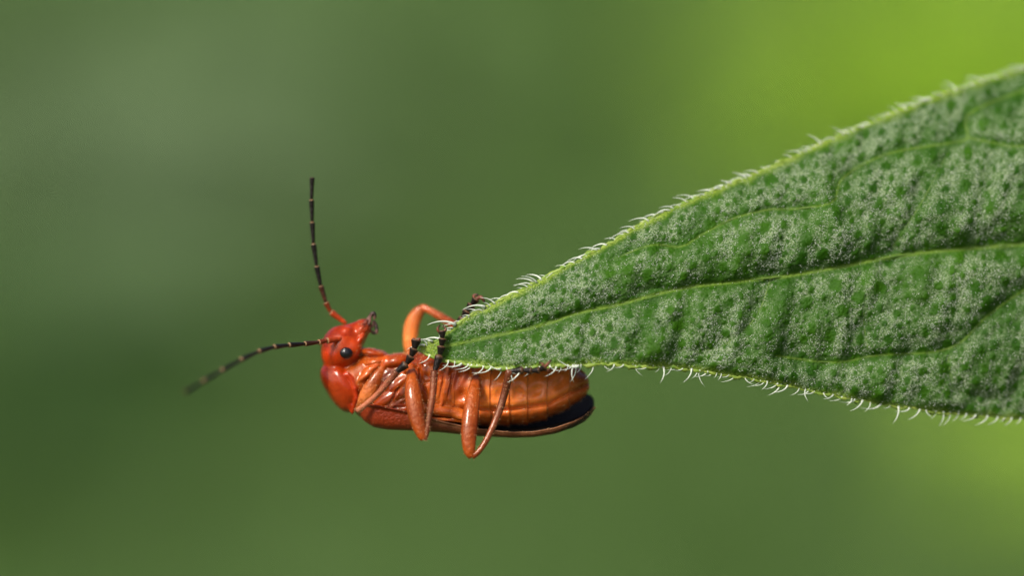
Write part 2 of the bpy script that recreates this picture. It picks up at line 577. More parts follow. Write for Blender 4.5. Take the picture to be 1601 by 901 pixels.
leaf_root = empty('hairy_leaf', (5.35, 2.0, 0.0))
tag(leaf_root, 'large pointed green leaf with white hairs along its edges, gripped by the beetle', 'leaf')
Vl = P(X.ravel(), Y.ravel(), Dfin.ravel())
nx_, nt_ = X.shape
idx = np.arange(nx_ * nt_).reshape(nx_, nt_)
Fl = np.stack([idx[:-1, :-1].ravel(), idx[1:, :-1].ravel(), idx[1:, 1:].ravel(), idx[:-1, 1:].ravel()], 1)
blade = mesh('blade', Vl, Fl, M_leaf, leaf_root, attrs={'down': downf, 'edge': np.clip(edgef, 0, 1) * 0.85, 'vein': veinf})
so = blade.modifiers.new('thickness', 'SOLIDIFY')
so.thickness = 0.012
so.offset = 1.0 if False else -1.0

# depth lookup for anything that sits on the leaf
def leaf_d(x, y):
    x = float(x)
    i = int(np.clip(np.searchsorted(xs, x), 0, nx_ - 1))
    j = int(np.argmin(np.abs(Y[i] - y)))
    return float(Dfin[i, j])


# rolled, pale margin along both edges
for side in (1, -1):
    j = nt_ - 1 if side > 0 else 0
    sel = np.arange(0, nx_, 2)
    px = X[sel, j]; py = Y[sel, j] ; pd = Dfin[sel, j]
    rr = (2.5 + 1.0 * vnoise(px / 9, px * 0, 31) + 1.3 * vnoise(px / 4, px * 0, 32)) * np.clip((px - 640) / 40, 0.5, 1) * (1 - 0.4 * smooth01((px - 1000) / 500))
    V, F, U = tube(P(px, py, pd + 1), rr / PPU, 8, rnd=0.28)
    mesh('margin', V, F, M_margin, leaf_root)

# raised cords of the veins in the grooves
for k, pl in enumerate(LV):
    m = (pl[:, 0] > 690)
    q = catmull(pl[m], 120)
    pd = np.array([leaf_d(a, b_) for a, b_ in q]) + 0.6
    pd = np.convolve(np.pad(pd, 3, mode='edge'), np.ones(7) / 7, mode='valid')
    r0 = 1.4 if k == 0 else 0.75
    rr = r0 * (0.55 + 0.45 * smooth01((q[:, 0] - 700) / 500))
    V, F, U = tube(P(q[:, 0], q[:, 1], pd), rr / PPU, 7)
    mesh('midrib' if k == 0 else 'vein', V, F, M_vein, leaf_root)

# stalk and stem that carry the leaf, out of the picture to the right
stalk = P([2765, 2850, 2950, 3040], [325, 326, 345, 390], [float(leaf_depth0(2765, 0)) - 25, 250, 280, 300])
V, F, U = tube(catmull(stalk, 14), np.linspace(0.035, 0.06, 14), 10)
mesh('stalk', V, F, M_stem, leaf_root)
e = stalk[-1]
stem = catmull([e + [0.12, 0.05, 6.0], e + [0.02, 0, 0.4], e + [0.0, 0.02, -8], np.array([5.4, 2.0, 10]), np.array([5.35, 2.0, -0.6])], 24)
V, F, U = tube(stem, np.linspace(0.1, 0.28, 24), 12)
mesh('stem', V, F, M_stem, leaf_root)


def hair_mesh(name, length, radius, bend, sides=6, seg=7):
    """a stiff tapering hair along +Z curving towards +X, unit = cm"""
    pts = []
    for i in range(seg):
        t = i / (seg - 1)
        pts.append((bend * t * t * length, 0, length * t * (1 - 0.25 * abs(bend) * t)))
    r = radius * (1 - np.linspace(0, 1, seg) ** 1.4 * 0.93)
    r[0] *= 1.5
    V, F, U = tube(np.array(pts), r, sides, flat_axis=(0, 1, 0))
    me = bpy.data.meshes.new(name)
    me.from_pydata([tuple(v) for v in V], [], F)
    me.polygons.foreach_set('use_smooth', np.ones(len(me.polygons), dtype=bool))
    me.materials.append(M_hair)
    return me


HAIRS = [hair_mesh('hair', L / PPU, w / PPU, b_) for L, w, b_ in
         ((23, 1.45, 0.75), (27, 1.5, 0.95), (18, 1.3, 0.6), (14, 1.15, 0.45), (30, 1.6, 0.5), (20, 1.4, 1.05))]


def place_hair(px, py, pd, ang, bend_sign, me, tilt=0.0, scale=1.0):
    """ang: direction in the picture plane (degrees, 0 = right, 90 = up); the hair bends to the side bend_sign"""
    a = math.radians(ang)
    z = RIGHT * math.cos(a) + UP * math.sin(a)
    z = z * math.cos(tilt) - FWD * math.sin(tilt)
    x = (RIGHT * -math.sin(a) + UP * math.cos(a)) * bend_sign
    x = x - z * np.dot(x, z); x /= np.linalg.norm(x)
    y = np.cross(z, x)
    M = Matrix(((x[0], y[0], z[0]), (x[1], y[1], z[1]), (x[2], y[2], z[2])))
    o = bpy.data.objects.new('hair', me)
    col.objects.link(o)
    o.parent = leaf_root
    o.rotation_mode = 'QUATERNION'
    o.rotation_quaternion = M.to_quaternion()
    o.scale = (scale,) * 3
    o.location = Vector(P(px, py, pd) - worldloc(leaf_root))


x = 668.0
while x < 1640:                       # upper edge: hairs rise and curl towards the tip
    y = float(prof(UPc, x))
    slope = math.degrees(math.atan2(-(float(prof(UPc, x + 8)) - float(prof(UPc, x - 8))), 16))
    for q in range(random.choice((1, 1, 2))):
        xx = x + q * random.uniform(3, 7)
        place_hair(xx, float(prof(UPc, xx)) + 2, leaf_d(xx, float(prof(UPc, xx))), slope + random.uniform(88, 128), 1, random.choice(HAIRS),
                   random.uniform(-0.4, 0.6), random.uniform(0.7, 1.05))
    x += random.uniform(7, 16)
x = 672.0
while x < 1640:                       # lower edge: hairs hang and curl towards the tip
    slope = math.degrees(math.atan2(-(float(prof(LOc, x + 8)) - float(prof(LOc, x - 8))), 16))
    for q in range(random.choice((1, 1, 1, 1, 2))):
        xx = x + q * random.uniform(3, 8)
        place_hair(xx, float(prof(LOc, xx)) - 2, leaf_d(xx, float(prof(LOc, xx))), slope - random.uniform(62, 125), -1 if random.random() < 0.85 else 1,
                   random.choice(HAIRS), random.uniform(-0.3, 0.7), random.uniform(0.65, 1.05))
    x += random.uniform(8, 19)
# the few long bristles that stand out near the tip
for (bx, by, ang, sc, me, bs) in ((758, 480, 158, 1.25, 4, 1), (712, 508, 150, 1.5, 4, 1), (734, 494, 155, 0.9, 3, 1), (676, 522 + 12, 150, 0.9, 4, 1),
                                  (664, 540, 165, 1.0, 4, 1), (816, 574, 257, 1.15, 4, -1), (722, 569, 215, 1.0, 4, -1), (783, 577, 200, 0.9, 0, -1),
                                  (905, 572, 215, 1.1, 1, -1), (897, 572, 240, 0.9, 4, 1), (870, 574, 250, 0.8, 4, -1)):
    place_hair(bx, by, leaf_d(bx, by) - 3, ang, bs, HAIRS[me], 0.25, sc)


def fur(n):
    """short silvery down lying towards the tip: one mesh"""
    i = rng.integers(2, np.searchsorted(xs, 1640), n)
    j = rng.integers(2, nt_ - 2, n)
    # even density over the blade area
    width = (LOc[:, 1].max() - UPc[:, 1].min())
    keep = rng.random(n) < np.clip((yl[i, 0] - yu[i, 0]) / 560, 0.06, 1)
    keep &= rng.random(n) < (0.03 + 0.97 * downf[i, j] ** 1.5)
    i, j = i[keep], j[keep]
    n = len(i)
    base = P(X[i, j], Y[i, j], Dfin[i, j] + 0.3)
    ang = np.radians(rng.normal(195, 50, n)); out = rng.uniform(0.25, 1.1, n)
    dirv = np.cos(ang)[:, None] * RIGHT + np.sin(ang)[:, None] * UP
    dirv = dirv * np.cos(out)[:, None] - FWD * np.sin(out)[:, None]
    L = rng.uniform(1.5, 4.0, n) / PPU
    tip = base + dirv * L[:, None] - UP * (0.12 * L)[:, None]
    mid = base + dirv * (0.5 * L)[:, None] + (-FWD) * (0.12 * L)[:, None]
    a = np.cross(dirv, FWD + 0.3 * UP); a /= np.linalg.norm(a, axis=1)[:, None]
    b_ = np.cross(dirv, a)
    r = (rng.uniform(0.3, 0.55, n) / PPU)[:, None]
    V = np.zeros((n, 7, 3))
    for k in range(3):
        c_, s_ = math.cos(k * 2.094), math.sin(k * 2.094)
        V[:, k] = base + (a * c_ + b_ * s_) * r
        V[:, 3 + k] = mid + (a * c_ + b_ * s_) * r * 0.75
    V[:, 6] = tip
    b0 = np.arange(n) * 7
    T = []
    for k in range(3):
        k2 = (k + 1) % 3
        T += [np.stack([b0 + k, b0 + k2, b0 + 3 + k2], 1), np.stack([b0 + k, b0 + 3 + k2, b0 + 3 + k], 1), np.stack([b0 + 3 + k, b0 + 3 + k2, b0 + 6], 1)]
    return V.reshape(-1, 3), np.concatenate(T)


V, T = fur(76000)
tag(mesh('down', V, T, M_hair, leaf_root), kind='stuff')

# ------------------------------------------------------------------ the beetle
D0 = 72.0        # depth of the beetle's middle plane behind the leaf tip, in picture pixels
beetle = empty('soldier_beetle', P(700, 610, D0))
tag(beetle, 'glossy orange red beetle with black antennae hanging upside down from the leaf tip', 'beetle')

VX = 1.25
x0, x1, y0, y1, z0, z1 = 494, 930, 484, 690, -70, 70
ax = np.arange(x0, x1, VX, dtype=np.float32)
ay = np.arange(y0, y1, VX, dtype=np.float32)
az = np.arange(z0, z1, VX, dtype=np.float32)
SD = np.full((len(ax), len(ay), len(az)), 50.0, np.float32)
REG = np.zeros(SD.shape + (3,), np.float32)


def sub(bx, by, bz, pad):
    sl = []
    for a, (lo, hi) in ((ax, bx), (ay, by), (az, bz)):
        i0 = int(np.clip(np.searchsorted(a, lo - pad), 0, len(a) - 1)); i1 = int(np.clip(np.searchsorted(a, hi + pad), i0 + 1, len(a)))
        sl.append(slice(i0, i1))
    gx, gy, gz = np.meshgrid(ax[sl[0]], ay[sl[1]], az[sl[2]], indexing='ij')
    return tuple(sl), gx, gy, gz


def merge(sl, d, k, c, cut=False):
    old = SD[sl]
    if cut:
        h = np.clip(0.5 - 0.5 * (old + d) / k, 0, 1)
        SD[sl] = old + (-d - old) * h + k * h * (1 - h)
        return
    h = np.clip(0.5 + 0.5 * (old - d) / k, 0, 1)          # 1 = new
    SD[sl] = old + (d - old) * h - k * h * (1 - h)
    hc = np.clip(0.5 + 0.5 * (old - d) / max(k, 4.0), 0, 1)[..., None]
    c = np.array(c, np.float32) * np.array((0.80, 0.68, 0.40), np.float32)
    REG[sl] = REG[sl] * (1 - hc) + c * hc


def ell(c, r, colr, k=2.0, rot=0.0, yaw=0.0, cut=False, boxy=2.0):
    """ellipsoid, rot degrees turns it in the picture plane (clockwise on screen), yaw about the vertical"""
    R = max(r) + 1
    sl, gx, gy, gz = sub((c[0] - R, c[0] + R), (c[1] - R, c[1] + R), (c[2] - R, c[2] + R), 12)
    dx, dy, dz = gx - c[0], gy - c[1], gz - c[2]
    a = math.radians(rot)
    u = dx * math.cos(a) + dy * math.sin(a); v = -dx * math.sin(a) + dy * math.cos(a); w = dz
    if yaw:
        b_ = math.radians(yaw)
        u, w = u * math.cos(b_) + w * math.sin(b_), -u * math.sin(b_) + w * math.cos(b_)
    if boxy == 2.0:
        k0 = np.sqrt((u / r[0]) ** 2 + (v / r[1]) ** 2 + (w / r[2]) ** 2) + 1e-6
    else:
        k0 = (np.abs(u / r[0]) ** boxy + np.abs(v / r[1]) ** boxy + np.abs(w / r[2]) ** boxy) ** (1 / boxy) + 1e-6
    k1 = np.sqrt((u / r[0] ** 2) ** 2 + (v / r[1] ** 2) ** 2 + (w / r[2] ** 2) ** 2) + 1e-6
    d = np.where(k0 < 0.4, (k0 - 1) * min(r), k0 * (k0 - 1) / k1) if boxy == 2.0 else (k0 - 1) * min(r)
    merge(sl, d.astype(np.float32), k, colr, cut)


def cone(a, b_, ra, rb, colr, k=2.0, cut=False):
    """round cone between two points"""
    a = np.array(a, float); b_ = np.array(b_, float)
    R = max(ra, rb)
    lo, hi = np.minimum(a, b_) - R, np.maximum(a, b_) + R
    sl, gx, gy, gz = sub(*zip(lo, hi), 12)
    ab = b_ - a
    t = np.clip(((gx - a[0]) * ab[0] + (gy - a[1]) * ab[1] + (gz - a[2]) * ab[2]) / (ab ** 2).sum(), 0, 1)
    d = np.sqrt((gx - a[0] - t * ab[0]) ** 2 + (gy - a[1] - t * ab[1]) ** 2 + (gz - a[2] - t * ab[2]) ** 2) - (ra + (rb - ra) * t)
    merge(sl, d.astype(np.float32), k, colr, cut)


HEAD = srgb(196, 60, 3); PRON = srgb(190, 47, 2); THOR = srgb(182, 84, 20); ABD = srgb(242, 132, 54); TIP = srgb(160, 84, 30)
NECK = srgb(205, 105, 48); RED = srgb(176, 58, 20)

# abdomen, six visible rings
tb = np.array([(676, 575, 650), (690, 560, 657), (720, 556, 664), (760, 556, 665), (800, 557, 664), (830, 560, 662), (858, 564, 653), (890, 570, 637),
               (906, 576, 627), (915, 584, 618), (920, 594, 609), (922, 601, 603)], float)
wd = np.array([(676, 42), (720, 54), (800, 55), (850, 47), (890, 32), (910, 18), (920, 7), (922, 2)], float)
sl, gx, gy, gz = sub((676, 922), (553, 668), (-58, 58), 8)
gxs = gx + 0.06 * (gy - 610) + 3.0 * np.cos((gy - 600) / 30)
top = np.interp(gx, tb[:, 0], tb[:, 1]); bot = np.interp(gx, tb[:, 0], tb[:, 2]); ww = np.interp(gx, wd[:, 0], wd[:, 1])
cb = np.array([690, 712, 739, 769, 799, 827, 858, 893, 940], float)
seg_i = np.clip(np.searchsorted(cb, gxs) - 1, 0, len(cb) - 2)
ph = (gxs - cb[seg_i]) / (cb[seg_i + 1] - cb[seg_i])
swell = 3.2 * np.clip(ph, 0, 1) ** 1.3 - 0.9 * np.exp(-((ph * (cb[seg_i + 1] - cb[seg_i])) / 2.0) ** 2)
hh = np.maximum((bot - top) / 2, 0.5); cy = (bot + top) / 2
q = np.sqrt(((gy - cy) / hh) ** 2 + (gz / np.maximum(ww, 1)) ** 2)
d = (q - 1) * np.minimum(hh, ww) - swell * np.clip(hh / 40, 0.2, 1)
d = np.where(gx > 921, np.maximum(d, gx - 921), d)
d = np.maximum(d, 676 - gx)
foldy = np.interp(gx, [690, 760, 800, 858, 893, 920], [640, 641, 640, 632, 613, 600])
near = (gz < 0)
d = d + near * 6.0 * np.exp(-((gy - foldy) / 2.6) ** 2) - near * 2.4 * np.exp(-((gy - foldy - 11) / 7) ** 2) - near * 1.8 * np.exp(-((gy - foldy + 9) / 6) ** 2)
dimple = np.exp(-((gy - foldy + 24) / 9) ** 2) * np.exp(-((ph - 0.5) / 0.28) ** 2)
d = d + near * (5.0 * dimple + 0.6 * np.sin(gx / 5.3 + gy / 8) * np.sin(gy / 6.1 - gx / 17))
tipc = smooth01((gx - 868) / 45)[..., None]
cA = np.array(ABD) * (1 - tipc) + np.array(TIP) * tipc
stripe = smooth01((gy - foldy) / 6)[..., None]
cA = cA * (1 - 0.35 * stripe) + 0.35 * stripe * np.array(srgb(205, 82, 26))
SD[sl] = d
REG[sl] = cA

# thorax
tt = np.array([(556, 622, 645), (562, 600, 652), (572, 578, 656), (590, 562, 660), (604, 555, 662), (640, 550, 664), (690, 551, 662), (735, 556, 662), (748, 562, 652)], float)
tw = np.array([(556, 12), (570, 30), (600, 46), (640, 52), (700, 54), (748, 48)], float)
sl, gx, gy, gz = sub((556, 748), (548, 668), (-58, 58), 8)
top = np.interp(gx, tt[:, 0], tt[:, 1]); bot = np.interp(gx, tt[:, 0], tt[:, 2]); ww = np.interp(gx, tw[:, 0], tw[:, 1])
hh = (bot - top) / 2; cy = (bot + top) / 2
d = (np.sqrt(((gy - cy) / hh) ** 2 + (gz / ww) ** 2) - 1) * np.minimum(hh, ww)
d = np.maximum(d, np.maximum(556 - gx, gx - 748))
d = d + 0.9 * np.sin(gx / 6 + gy / 9) * np.sin(gy / 7 - gx / 15)
merge(sl, d.astype(np.float32), 3.0, THOR)
# plates of the breast and flanks
ell((676, 580, -24), (36, 25, 30), srgb(206, 96, 38), 1.5, 6)
ell((668, 606, -40), (30, 24, 15), srgb(200, 88, 30), 1.2, -18)
ell((704, 604, -40), (11, 36, 15), srgb(188, 72, 22), 1.2, 24)
ell((722, 598, -42), (9, 30, 13), srgb(206, 98, 42), 1.2, 26)
ell((690, 643, -44), (50, 9, 10), srgb(208, 112, 52), 1.2, 6)
ell((722, 652, -44), (20, 8, 10), srgb(212, 120, 60), 1.2, 14)
ell((612, 622, -36), (34, 15, 15), srgb(190, 76, 28), 1.2, -30)
ell((625, 600, -40), (27, 9, 12), srgb(200, 94, 36), 1.2, -38)
ell((620, 640, -42), (38, 9, 11), srgb(192, 84, 34), 1.2, -4)
ell((640, 576, -42), (13, 10, 14), srgb(206, 100, 44), 1.2, -20)
ell((652, 586, -44), (8, 15, 11), srgb(200, 90, 36), 1.2, -16)
ell((618, 566, -22), (24, 13, 24), srgb(196, 84, 30), 1.5, -14)
ell((742, 594, -42), (12, 14, 14), srgb(206, 100, 44), 1.2)
ell((753, 606, -46), (7, 22, 10), srgb(212, 116, 56), 1.2, 8)
for (a_, b_) in (((660, 560, -46), (652, 640, -58)), ((600, 640, -46), (680, 632, -58)), ((590, 600, -44), (622, 572, -46))):
    cone(a_, b_, 3.2, 2.6, THOR, 2.0, cut=True)
# ridges along the seams of the plates, each beside its groove
for a_, b_, z_ in (((657, 566), (677, 640), -52), ((702, 570), (690, 634), -52), ((714, 576), (704, 626), -52), ((603, 604), (638, 578), -46),
                   ((598, 640), (650, 618), -49), ((648, 653), (735, 660), -48), ((664, 600), (690, 596), -53), ((628, 604), (612, 636), -48)):
    cone((a_[0] - 4, a_[1], z_ + 1), (b_[0] - 4, b_[1], z_ - 1), 2.4, 2.0, THOR, 1.5, cut=True)
    cone((a_[0], a_[1], z_ + 4), (b_[0], b_[1], z_ + 2), 3.2, 2.6, srgb(206, 104, 40), 1.2)
# prosternum and neck folds between head and thorax
cone((560, 596, -4), (588, 572, -4), 34, 26, NECK, 3)
ell((584, 553, -14), (21, 8, 20), srgb(200, 92, 38), 1.2, 12)
ell((588, 566, -22), (21, 6.5, 17), srgb(214, 112, 52), 1.2, -10)
ell((580, 578, -28), (22, 6.5, 14), srgb(206, 98, 42), 1.2, -30)
ell((571, 588, -31), (20, 6, 12), srgb(214, 120, 66), 1.2, -38)
ell((602, 570, -30), (7, 16, 12), srgb(206, 96, 38), 1.2, 20)
# pronotum: shield with a raised rim, bent over the neck
ell((532, 606, 2), (43, 22, 40), PRON, 1.5, 58, boxy=2.6)
ell((538, 600, -14), (32, 14, 26), srgb(196, 58, 6), 8, 58)
for a_, b_ in zip(((541, 584, -37), (549, 593, -36), (555, 608, -36), (557, 624, -34)), ((549, 593, -36), (555, 608, -36), (557, 624, -34), (551, 644, -26))):
    cone(a_, b_, 3.6, 3.6, srgb(178, 46, 8), 1.5)
cone((545, 590, -44), (549, 612, -46), 2.0, 2.2, PRON, 2.0, cut=True)
cone((549, 612, -46), (548, 632, -42), 2.2, 1.6, PRON, 2.0, cut=True)
cone((535, 594, -47), (538, 622, -46), 1.2, 1.0, PRON, 2.5, cut=True)
cone((503, 566, -30), (541, 584, -40), 1.8, 2.0, PRON, 1.5, cut=True)
cone((547, 634, -26), (551, 648, -22), 5.5, 1.4, srgb(176, 40, 10), 2)
# head: cranium, muzzle, cheek, brow
ell((533, 546, -4), (31, 36, 36), HEAD, 2, 0)
ell((523, 556, -2), (20, 24, 36), srgb(212, 66, 16), 4, 0)
cone((541, 536, -6), (567, 513, -4), 29, 14, HEAD, 6)
ell((549, 545, -22), (18, 15, 16), srgb(210, 74, 22), 3, -40)
ell((565, 516, -10), (17, 10, 17), srgb(214, 92, 44), 1.2, -34)
ell((560, 535, -20), (18, 6, 12), srgb(200, 70, 26), 1.5, -55)
ell((540, 520, -22), (12, 8, 8), srgb(208, 72, 20), 3, -30)
cone((548, 530, -38), (572, 512, -24), 1.6, 1.2, HEAD, 2.0, cut=True)
cone((540, 512, -26), (560, 504, -16), 1.4, 1.2, HEAD, 2.0, cut=True)


def surface_nets(S):
    inside = S < 0
    n0, n1, n2 = S.shape
    cs = np.zeros((n0 - 1, n1 - 1, n2 - 1), np.int8)
    for i in (0, 1):
        for j in (0, 1):
            for k in (0, 1):
                cs += inside[i:n0 - 1 + i, j:n1 - 1 + j, k:n2 - 1 + k]
    act = (cs > 0) & (cs < 8)
    I, J, K = np.nonzero(act)
    vid = np.full(act.shape, -1, np.int64)
    vid[I, J, K] = np.arange(len(I))
    acc = np.zeros((len(I), 3)); cnt = np.zeros(len(I))
    corners = [(i, j, k) for i in (0, 1) for j in (0, 1) for k in (0, 1)]
    for a in corners:
        for axn in range(3):
            if a[axn]:
                continue
            b2 = list(a); b2[axn] = 1
            fa = S[I + a[0], J + a[1], K + a[2]]; fb = S[I + b2[0], J + b2[1], K + b2[2]]
            m = (fa < 0) != (fb < 0)
            t = np.where(m, fa / np.where(m, fa - fb, 1), 0)
            p = np.stack([np.full(len(I), a[0], float), np.full(len(I), a[1], float), np.full(len(I), a[2], float)], 1)
            p[:, axn] += t
            acc += p * m[:, None]; cnt += m
    V = np.stack([I, J, K], 1) + acc / cnt[:, None]
    Q = []
    for axn in range(3):
        sA = [slice(None)] * 3; sB = [slice(None)] * 3
        sA[axn] = slice(0, -1); sB[axn] = slice(1, None)
        fa, fb = inside[tuple(sA)], inside[tuple(sB)]
        E = np.argwhere(fa != fb)
        u, w = [(1, 2), (2, 0), (0, 1)][axn]
        ok = (E[:, u] > 0) & (E[:, w] > 0) & (E[:, u] < S.shape[u] - 1) & (E[:, w] < S.shape[w] - 1)
        E = E[ok]
        flip = fa[E[:, 0], E[:, 1], E[:, 2]]
        def vv(du, dw):
            c2 = E.copy(); c2[:, u] += du; c2[:, w] += dw
            return vid[c2[:, 0], c2[:, 1], c2[:, 2]]
        q = np.stack([vv(-1, -1), vv(0, -1), vv(0, 0), vv(-1, 0)], 1)
        q[~flip] = q[~flip][:, ::-1]
        Q.append(q)
    return V, np.concatenate(Q)


Vb, Qb = surface_nets(SD)
Vpx = np.stack([x0 + Vb[:, 0] * VX, y0 + Vb[:, 1] * VX, z0 + Vb[:, 2] * VX], 1)
# two rounds of smoothing take out the grid
for it in range(2):
    acc = np.zeros_like(Vpx); cnt = np.zeros(len(Vpx))
    for a_, b_ in ((0, 1), (1, 2), (2, 3), (3, 0)):
        np.add.at(acc, Qb[:, a_], Vpx[Qb[:, b_]]); np.add.at(cnt, Qb[:, a_], 1)
        np.add.at(acc, Qb[:, b_], Vpx[Qb[:, a_]]); np.add.at(cnt, Qb[:, b_], 1)
    Vpx = 0.5 * Vpx + 0.5 * acc / cnt[:, None]
ii = np.clip(np.round(Vb).astype(int), 0, np.array(SD.shape) - 1)
cb_ = REG[ii[:, 0], ii[:, 1], ii[:, 2]]
mott = 1 + 0.17 * vnoise(Vpx[:, 0] / 9, Vpx[:, 1] / 9, 41) + 0.07 * vnoise(Vpx[:, 0] / 4, Vpx[:, 1] / 4 + Vpx[:, 2] / 5, 42)
# uneven tanning of the breast plates: deeper red-brown clouds
tan = smooth01((vnoise(Vpx[:, 0] / 13, Vpx[:, 1] / 11 + Vpx[:, 2] / 20, 51) + 0.1) / 0.7) * smooth01((Vpx[:, 0] - 555) / 20) * (1 - smooth01((Vpx[:, 0] - 735) / 30))
cb_ = cb_ * (1 - tan[:, None] * np.array((0.3, 0.48, 0.6)))
cb_ = np.clip(cb_ * mott[:, None], 0, 1)
# dark spot at the mouth
mth = np.exp(-(((Vpx[:, 0] - 570) / 6) ** 2 + ((Vpx[:, 1] - 507) / 5) ** 2))[:, None]
cb_ = cb_ * (1 - 0.9 * mth) + 0.9 * mth * np.array((0.02, 0.008, 0.005))
Wb = P(Vpx[:, 0], Vpx[:, 1], Vpx[:, 2] + D0)
body = mesh('body', Wb, Qb[:, ::-1] if False else Qb, M_body, beetle, cols=cb_)
bvh = BVHTree.FromPolygons([tuple(v) for v in Vpx], [tuple(int(i) for i in f) for f in Qb])


def skin_d(px, py, default=-50.0):
    """depth (relative to the beetle's middle plane) of the flank facing the camera at a pixel"""
    hit = bvh.ray_cast(Vector((px, py, -200)), Vector((0, 0, 1)))
    return hit[0].z if hit[0] is not None else default


def ptube(name, pts, mat, parent, cols, sides=12, flat=1.0, n=None, flat_axis=None):
    """tube through (px, py, depth, radius) stations; cols: list of colours spread along it"""
    pts = np.asarray(pts, float)
    n = n or max(8, len(pts) * 5)
    q = catmull(pts, n)
    V, F, U = tube(P(q[:, 0], q[:, 1], q[:, 2]), np.maximum(q[:, 3], 0.25) / PPU, sides, flat, flat_axis)
    cc = np.array(cols, float)
    if len(cc) == 1:
        C = np.repeat(cc, len(V), 0)
    else:
        u = U * (len(cc) - 1)
        C = np.stack([np.interp(u, np.arange(len(cc)), cc[:, k]) for k in range(3)], 1)
    return mesh(name, V, F, mat, parent, cols=C)


# eyes
de = skin_d(541, 552) + D0
ed = {}
for (ex, ey, edp) in ((541, 552, de + 2.5), (536, 548, D0 + 30)):
    V, F = ellipsoid(P(ex, ey, edp), (11.0 / PPU, 8.0 / PPU, 9.4 / PPU), (RIGHT * 0.97 - UP * 0.22, FWD, UP * 0.97 + RIGHT * 0.22), 24, 14)
    mesh('eye', V, F, M_eye, beetle)

# antennae: eleven segments, each flaring to a pale ring
BLK = (0.007, 0.004, 0.003); BRN = srgb(62, 34, 20); CREAM = srgb(140, 114, 80); ORED = srgb(170, 62, 22)


def antenna(nodes, first_cols):
    root = empty('antenna', P(*nodes[0][:3]), beetle)
    nodes = np.asarray(nodes, float)
    for i in range(len(nodes) - 1):
        a, b_ = nodes[i], nodes[i + 1]
        r = a[3]
        mid = (a + b_) / 2
        s = [(*a[:3], r * 0.62), (*(a[:3] * .8 + b_[:3] * .2), r * 0.78), (*mid[:3], r * 0.92), (*(a[:3] * .15 + b_[:3] * .85), r * 1.1), (*(a[:3] * .03 + b_[:3] * .97), r * 1.12), (*b_[:3], r * 0.75)]
        c = first_cols[i] if i < len(first_cols) else BLK
        c2 = tuple(v * 1.6 for v in c)
        ring = CREAM if i < len(nodes) - 2 else BRN
        ptube('antenna_segment', s, M_dark, root, [BRN if i > 1 else c, c, c, c2, c2, c, c, c, c, c, c, c, c, c, ring], 12, n=30)
    return root


antenna([(541, 506, D0 + 8, 4.6), (517, 488, D0 + 2, 4.2), (509.5, 473, D0 - 2, 4.0), (501.5, 447, D0 - 4, 4.0), (495, 416, D0 - 6, 3.9), (490, 381, D0 - 8, 3.8),
         (488, 347, D0 - 10, 3.7), (487, 312, D0 - 12, 3.6), (488, 277, D0 - 14, 3.4)],
        [ORED, srgb(120, 50, 22), srgb(60, 30, 18)])
dn = skin_d(530, 531) + D0
antenna([(534, 530, dn + 3, 4.6), (511, 533, dn - 14, 4.2), (498, 535.5, dn - 26, 3.9), (476, 538, dn - 45, 4.0), (451, 540, dn - 70, 3.9), (428, 543, dn - 98, 3.8),
         (404, 550, dn - 130, 3.7), (376, 563, dn - 168, 3.6), (346, 580, dn - 206, 3.5), (317, 597, dn - 245, 3.4), (289, 614, dn - 280, 3.2)],
        [ORED, srgb(120, 50, 22), srgb(60, 30, 18)])

# mouthparts: jaws and jointed palps
JAW = srgb(70, 28, 16); PALP = srgb(72, 46, 40); PPALE = srgb(150, 110, 100)
ptube('jaw', [(566, 510, D0 - 14, 5), (573, 504, D0 - 16, 4.2), (578, 506, D0 - 13, 2.4), (580, 511, D0 - 9, 1.0)], M_dark, beetle, [ORED, JAW, BLK], 10)
ptube('jaw', [(565, 508, D0 + 8, 5), (572, 502, D0 + 9, 4.2), (577, 505, D0 + 6, 2.2), (579, 510, D0 + 3, 1.0)], M_dark, beetle, [ORED, JAW, BLK], 10)
for pts in ([(572, 514, D0 - 16, 2.2), (578, 504, D0 - 22, 2.0), (579, 496, D0 - 24, 2.6), (584, 489, D0 - 24, 2.4), (586, 494, D0 - 23, 3.2), (585, 500, D0 - 22, 1.2)],
            [(574, 518, D0 - 10, 2.2), (583, 510, D0 - 14, 2.0), (584, 503, D0 - 15, 2.4), (588, 509, D0 - 15, 2.8), (589, 517, D0 - 16, 3.0), (590, 522, D0 - 16, 1.2)],
            [(574, 520, D0 - 2, 2.2), (580, 518, D0 - 6, 2.2), (585, 521, D0 - 8, 2.6), (591, 521, D0 - 9, 1.4)],
            [(572, 508, D0 + 4, 2.2), (577, 496, D0 + 6, 2.0), (581, 490, D0 + 6, 2.4), (583, 492, D0 + 5, 1.2)]):
    pts = [(a_, b_, c_, r_ * 1.0) for a_, b_, c_, r_ in pts]
    ptube('palp', pts, M_dark, beetle, [ORED, PALP, PPALE, PALP, BLK, PPALE], 9, n=30)

# wing cases: two shallow shells under (dorsal to) the upside-down body
bx_ = np.array([558, 562, 570, 585, 605, 640, 690, 740, 800, 834, 868, 899, 915, 925, 929], float)
bot_ = np.array([643, 652, 662, 671.5, 675, 676.5, 679, 684, 687, 686, 680.5, 670, 661, 650, 641], float)
rim_ = np.array([634, 633, 633, 635, 639, 646, 661, 672, 678, 677, 671, 660, 651, 642, 638], float)
far_ = np.array([630, 628, 624, 620, 618, 620, 626, 630, 632, 630, 625, 618, 617, 621, 628], float)


